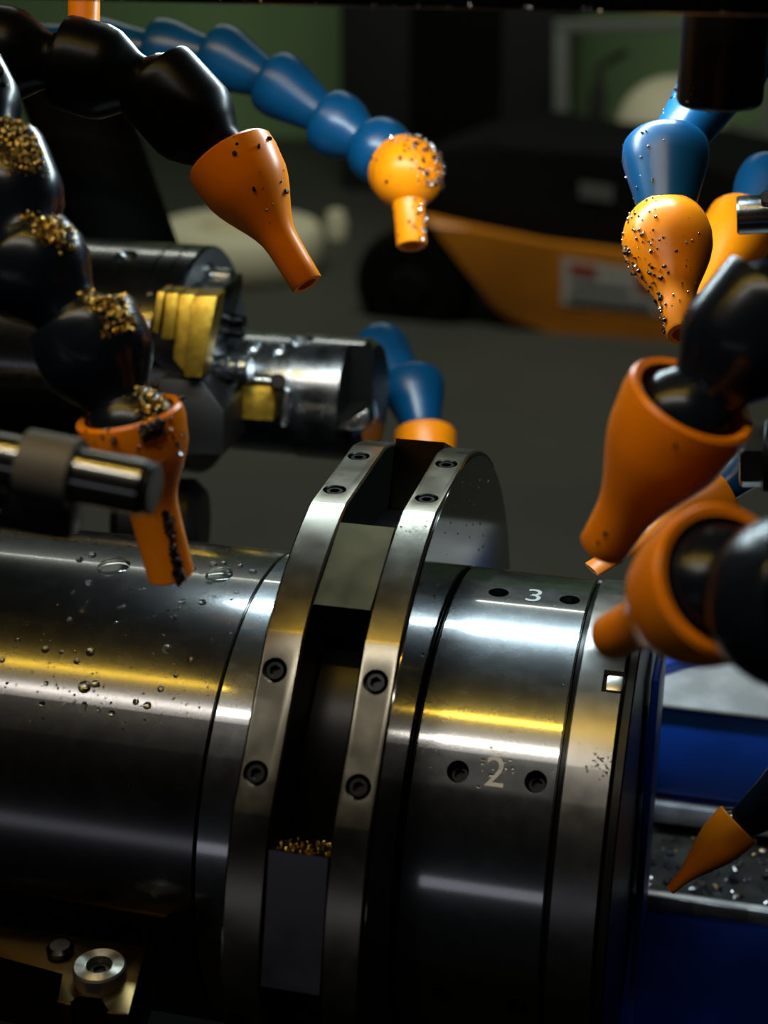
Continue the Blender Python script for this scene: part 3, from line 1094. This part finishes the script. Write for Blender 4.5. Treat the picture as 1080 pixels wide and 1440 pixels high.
# ---------------------------------------------------------------- shop behind the machine
# yellow industrial truck
YT = 4.25
def tp(x, y, Y=YT):
    return at_y(x, y, Y)
TR = thing('yellow_truck', 'low yellow-orange industrial truck with a black upper body on the shop floor', 'truck', Vector((-0.45, 4.5, 0.0)))
body = [(585, 305), (660, 322), (760, 342), (900, 360), (1060, 385), (1090, 520), (960, 502), (800, 478), (715, 455), (682, 425), (655, 370), (620, 335)]
bm = bmesh.new()
prism(bm, [tp(x, y) for x, y in body], Vector((0.15, 0.75, 0)), 0.015)
link('truck_body', finish(bm, 30), M['cart'], TR)
bm = bmesh.new()
prism(bm, [tp(x, y, YT + 0.05) for x, y in ((575, 300), (590, 210), (700, 195), (800, 215), (960, 225), (1080, 250), (1080, 390), (900, 358), (760, 340), (660, 318))], Vector((0.1, 0.6, 0)), 0.02)
link('upper_body', finish(bm, 30), M['cartblack'], TR)
bm = bmesh.new()
wp = tp(575, 405, YT + 0.02)
lathe(bm, [(0, 0), (0, 0.07), (-0.005, 0.10), (0.0, 0.155), (0.02, 0.18), (0.12, 0.18), (0.14, 0.16), (0.14, 0)], frame(wp, (0.1, 1, 0)), 40)
wh = link('wheel', finish(bm, 30), M['rubber'], TR)
bm = bmesh.new()
lathe(bm, [(-0.01, 0), (-0.01, 0.05), (0.0, 0.065), (0.005, 0.065)], frame(wp, (0.1, 1, 0)), 32)
link('wheel_hub', finish(bm, 30), M['cartblack'], wh)


def sticker(quad, m, name, off, parent):
    bm = bmesh.new()
    prism(bm, [tp(x, y, YT - off) for x, y in quad], Vector((0, 0.003, 0)))
    return link(name, finish(bm, 30), m, parent)


st = sticker(((790, 362), (925, 384), (925, 443), (790, 428)), M['label'], 'label_plate', 0.003, TR)
sticker(((802, 370), (838, 376), (838, 390), (802, 384)), M['red'], 'red_mark', 0.006, st)
sticker(((895, 388), (922, 393), (922, 415), (895, 408)), M['red'], 'red_mark', 0.006, st)
sticker(((800, 412), (915, 426), (915, 437), (800, 423)), M['grey'], 'text_band', 0.006, st)
sticker(((802, 396), (885, 405), (885, 411), (802, 402)), M['grey'], 'text_band', 0.006, st)
sticker(((815, 255), (862, 262), (862, 285), (815, 278)), M['frame'], 'grey_plate', -0.045, TR)
# dark cabinet
bm = bmesh.new()
c0, c1 = at_y(478, 200, 6.2), at_y(775, 200, 6.2)
box(bm, Matrix.Translation(((c0.x + c1.x) / 2, 6.55, 1.15)), c1.x - c0.x, 0.7, 2.3, 0.02)
o = thing('charcoal_cabinet', 'tall charcoal cabinet standing against the green wall', 'cabinet', ((c0.x + c1.x) / 2, 6.55, 0))
link('cabinet_body', finish(bm, 30), M['cabinet'], o)
bm = bmesh.new()
box(bm, Matrix.Translation(((c0.x * .45 + c1.x * .55), 6.19, 1.2)), (c1.x - c0.x) * 0.42, 0.02, 2.0, 0.004)
link('cabinet_door', finish(bm, 30), M['rubber'], o)
# pale rack with a shelf
rk = thing('pale_rack', 'pale metal rack with one shelf beyond the truck', 'rack', at_z(860, 330, 0.0))
YR = 5.9


def rbox(name, quad, th, m, Y=YR):
    bm = bmesh.new()
    prism(bm, [at_y(x, y, Y) for x, y in quad], Vector((0, th, 0)), 0.006)
    return link(name, finish(bm, 30), m, rk)


rbox('upright', ((778, 45), (800, 45), (800, 470), (778, 470)), 0.05, M['frame'])
rbox('upright', ((1072, 45), (1094, 45), (1094, 490), (1072, 490)), 0.05, M['frame'])
rbox('shelf', ((780, 192), (1080, 196), (1080, 216), (780, 212)), 0.35, M['frame'])
rbox('top_rail', ((778, 28), (1094, 28), (1094, 46), (778, 46)), 0.05, M['frame'])
# dome and dark bottle on the rack shelf
p = at_y(945, 190, YR + 0.17)
bm = bmesh.new()
pr = []
for k in range(10):
    a = k * PI / 18
    pr.append((0.20 * math.sin(a) if k else 0.0, 0.22 * math.cos(a)))
pr = [(0.0, 0.0)] + pr + [(0.20, 0)]
lathe(bm, pr, frame(p + Vector((0, 0, 0.03)), (0, 0, 1)), 40)
o = obj('cream_dome', bm, M['cream'])
tag(o, 'rounded cream-coloured dome cover resting on the rack shelf', 'cover')
p = at_y(838, 192, YR + 0.12)
root = thing('black_bottle', 'slim black bottle with a hooked spout standing on the rack shelf', 'bottle', p)
bm = bmesh.new()
lathe(bm, [(0, 0), (0, 0.035), (0.16, 0.035), (0.22, 0.014), (0.27, 0.014), (0.27, 0)], frame(p, (0, 0, 1)), 24)
link('bottle_body', finish(bm, 30), M['cabinet'], root)
bm = bmesh.new()
lathe(bm, cyl_prof(0.12, 0.013, 0.002), frame(p + Vector((0, 0, 0.265)), (0.8, 0, 0.5)), 16)
link('spout', finish(bm, 30), M['cabinet'], root)
# cream ring lying on the floor and a small pale lump
p = at_z(338, 378, 0.0)
bm = bmesh.new()
lathe(bm, [(0.0, 0.0), (0.0, 0.27), (0.03, 0.29), (0.13, 0.29), (0.155, 0.27), (0.155, 0.135), (0.06, 0.12), (0.06, 0.0)], frame(p, (0, 0, 1)), 48)
o = obj('cream_reel', bm, M['cream'])
tag(o, 'thick cream ring-shaped reel lying on the floor near the green wall', 'reel')
p = at_z(473, 334, 0.0)
bm = bmesh.new()
lathe(bm, [(0, 0), (0, 0.04), (0.06, 0.045), (0.10, 0.03), (0.11, 0.0)], frame(p, (0, 0, 1)), 20)
o = obj('pale_jug', bm, M['cream'])
tag(o, 'small pale jug on the floor right of the cream reel', 'jug')
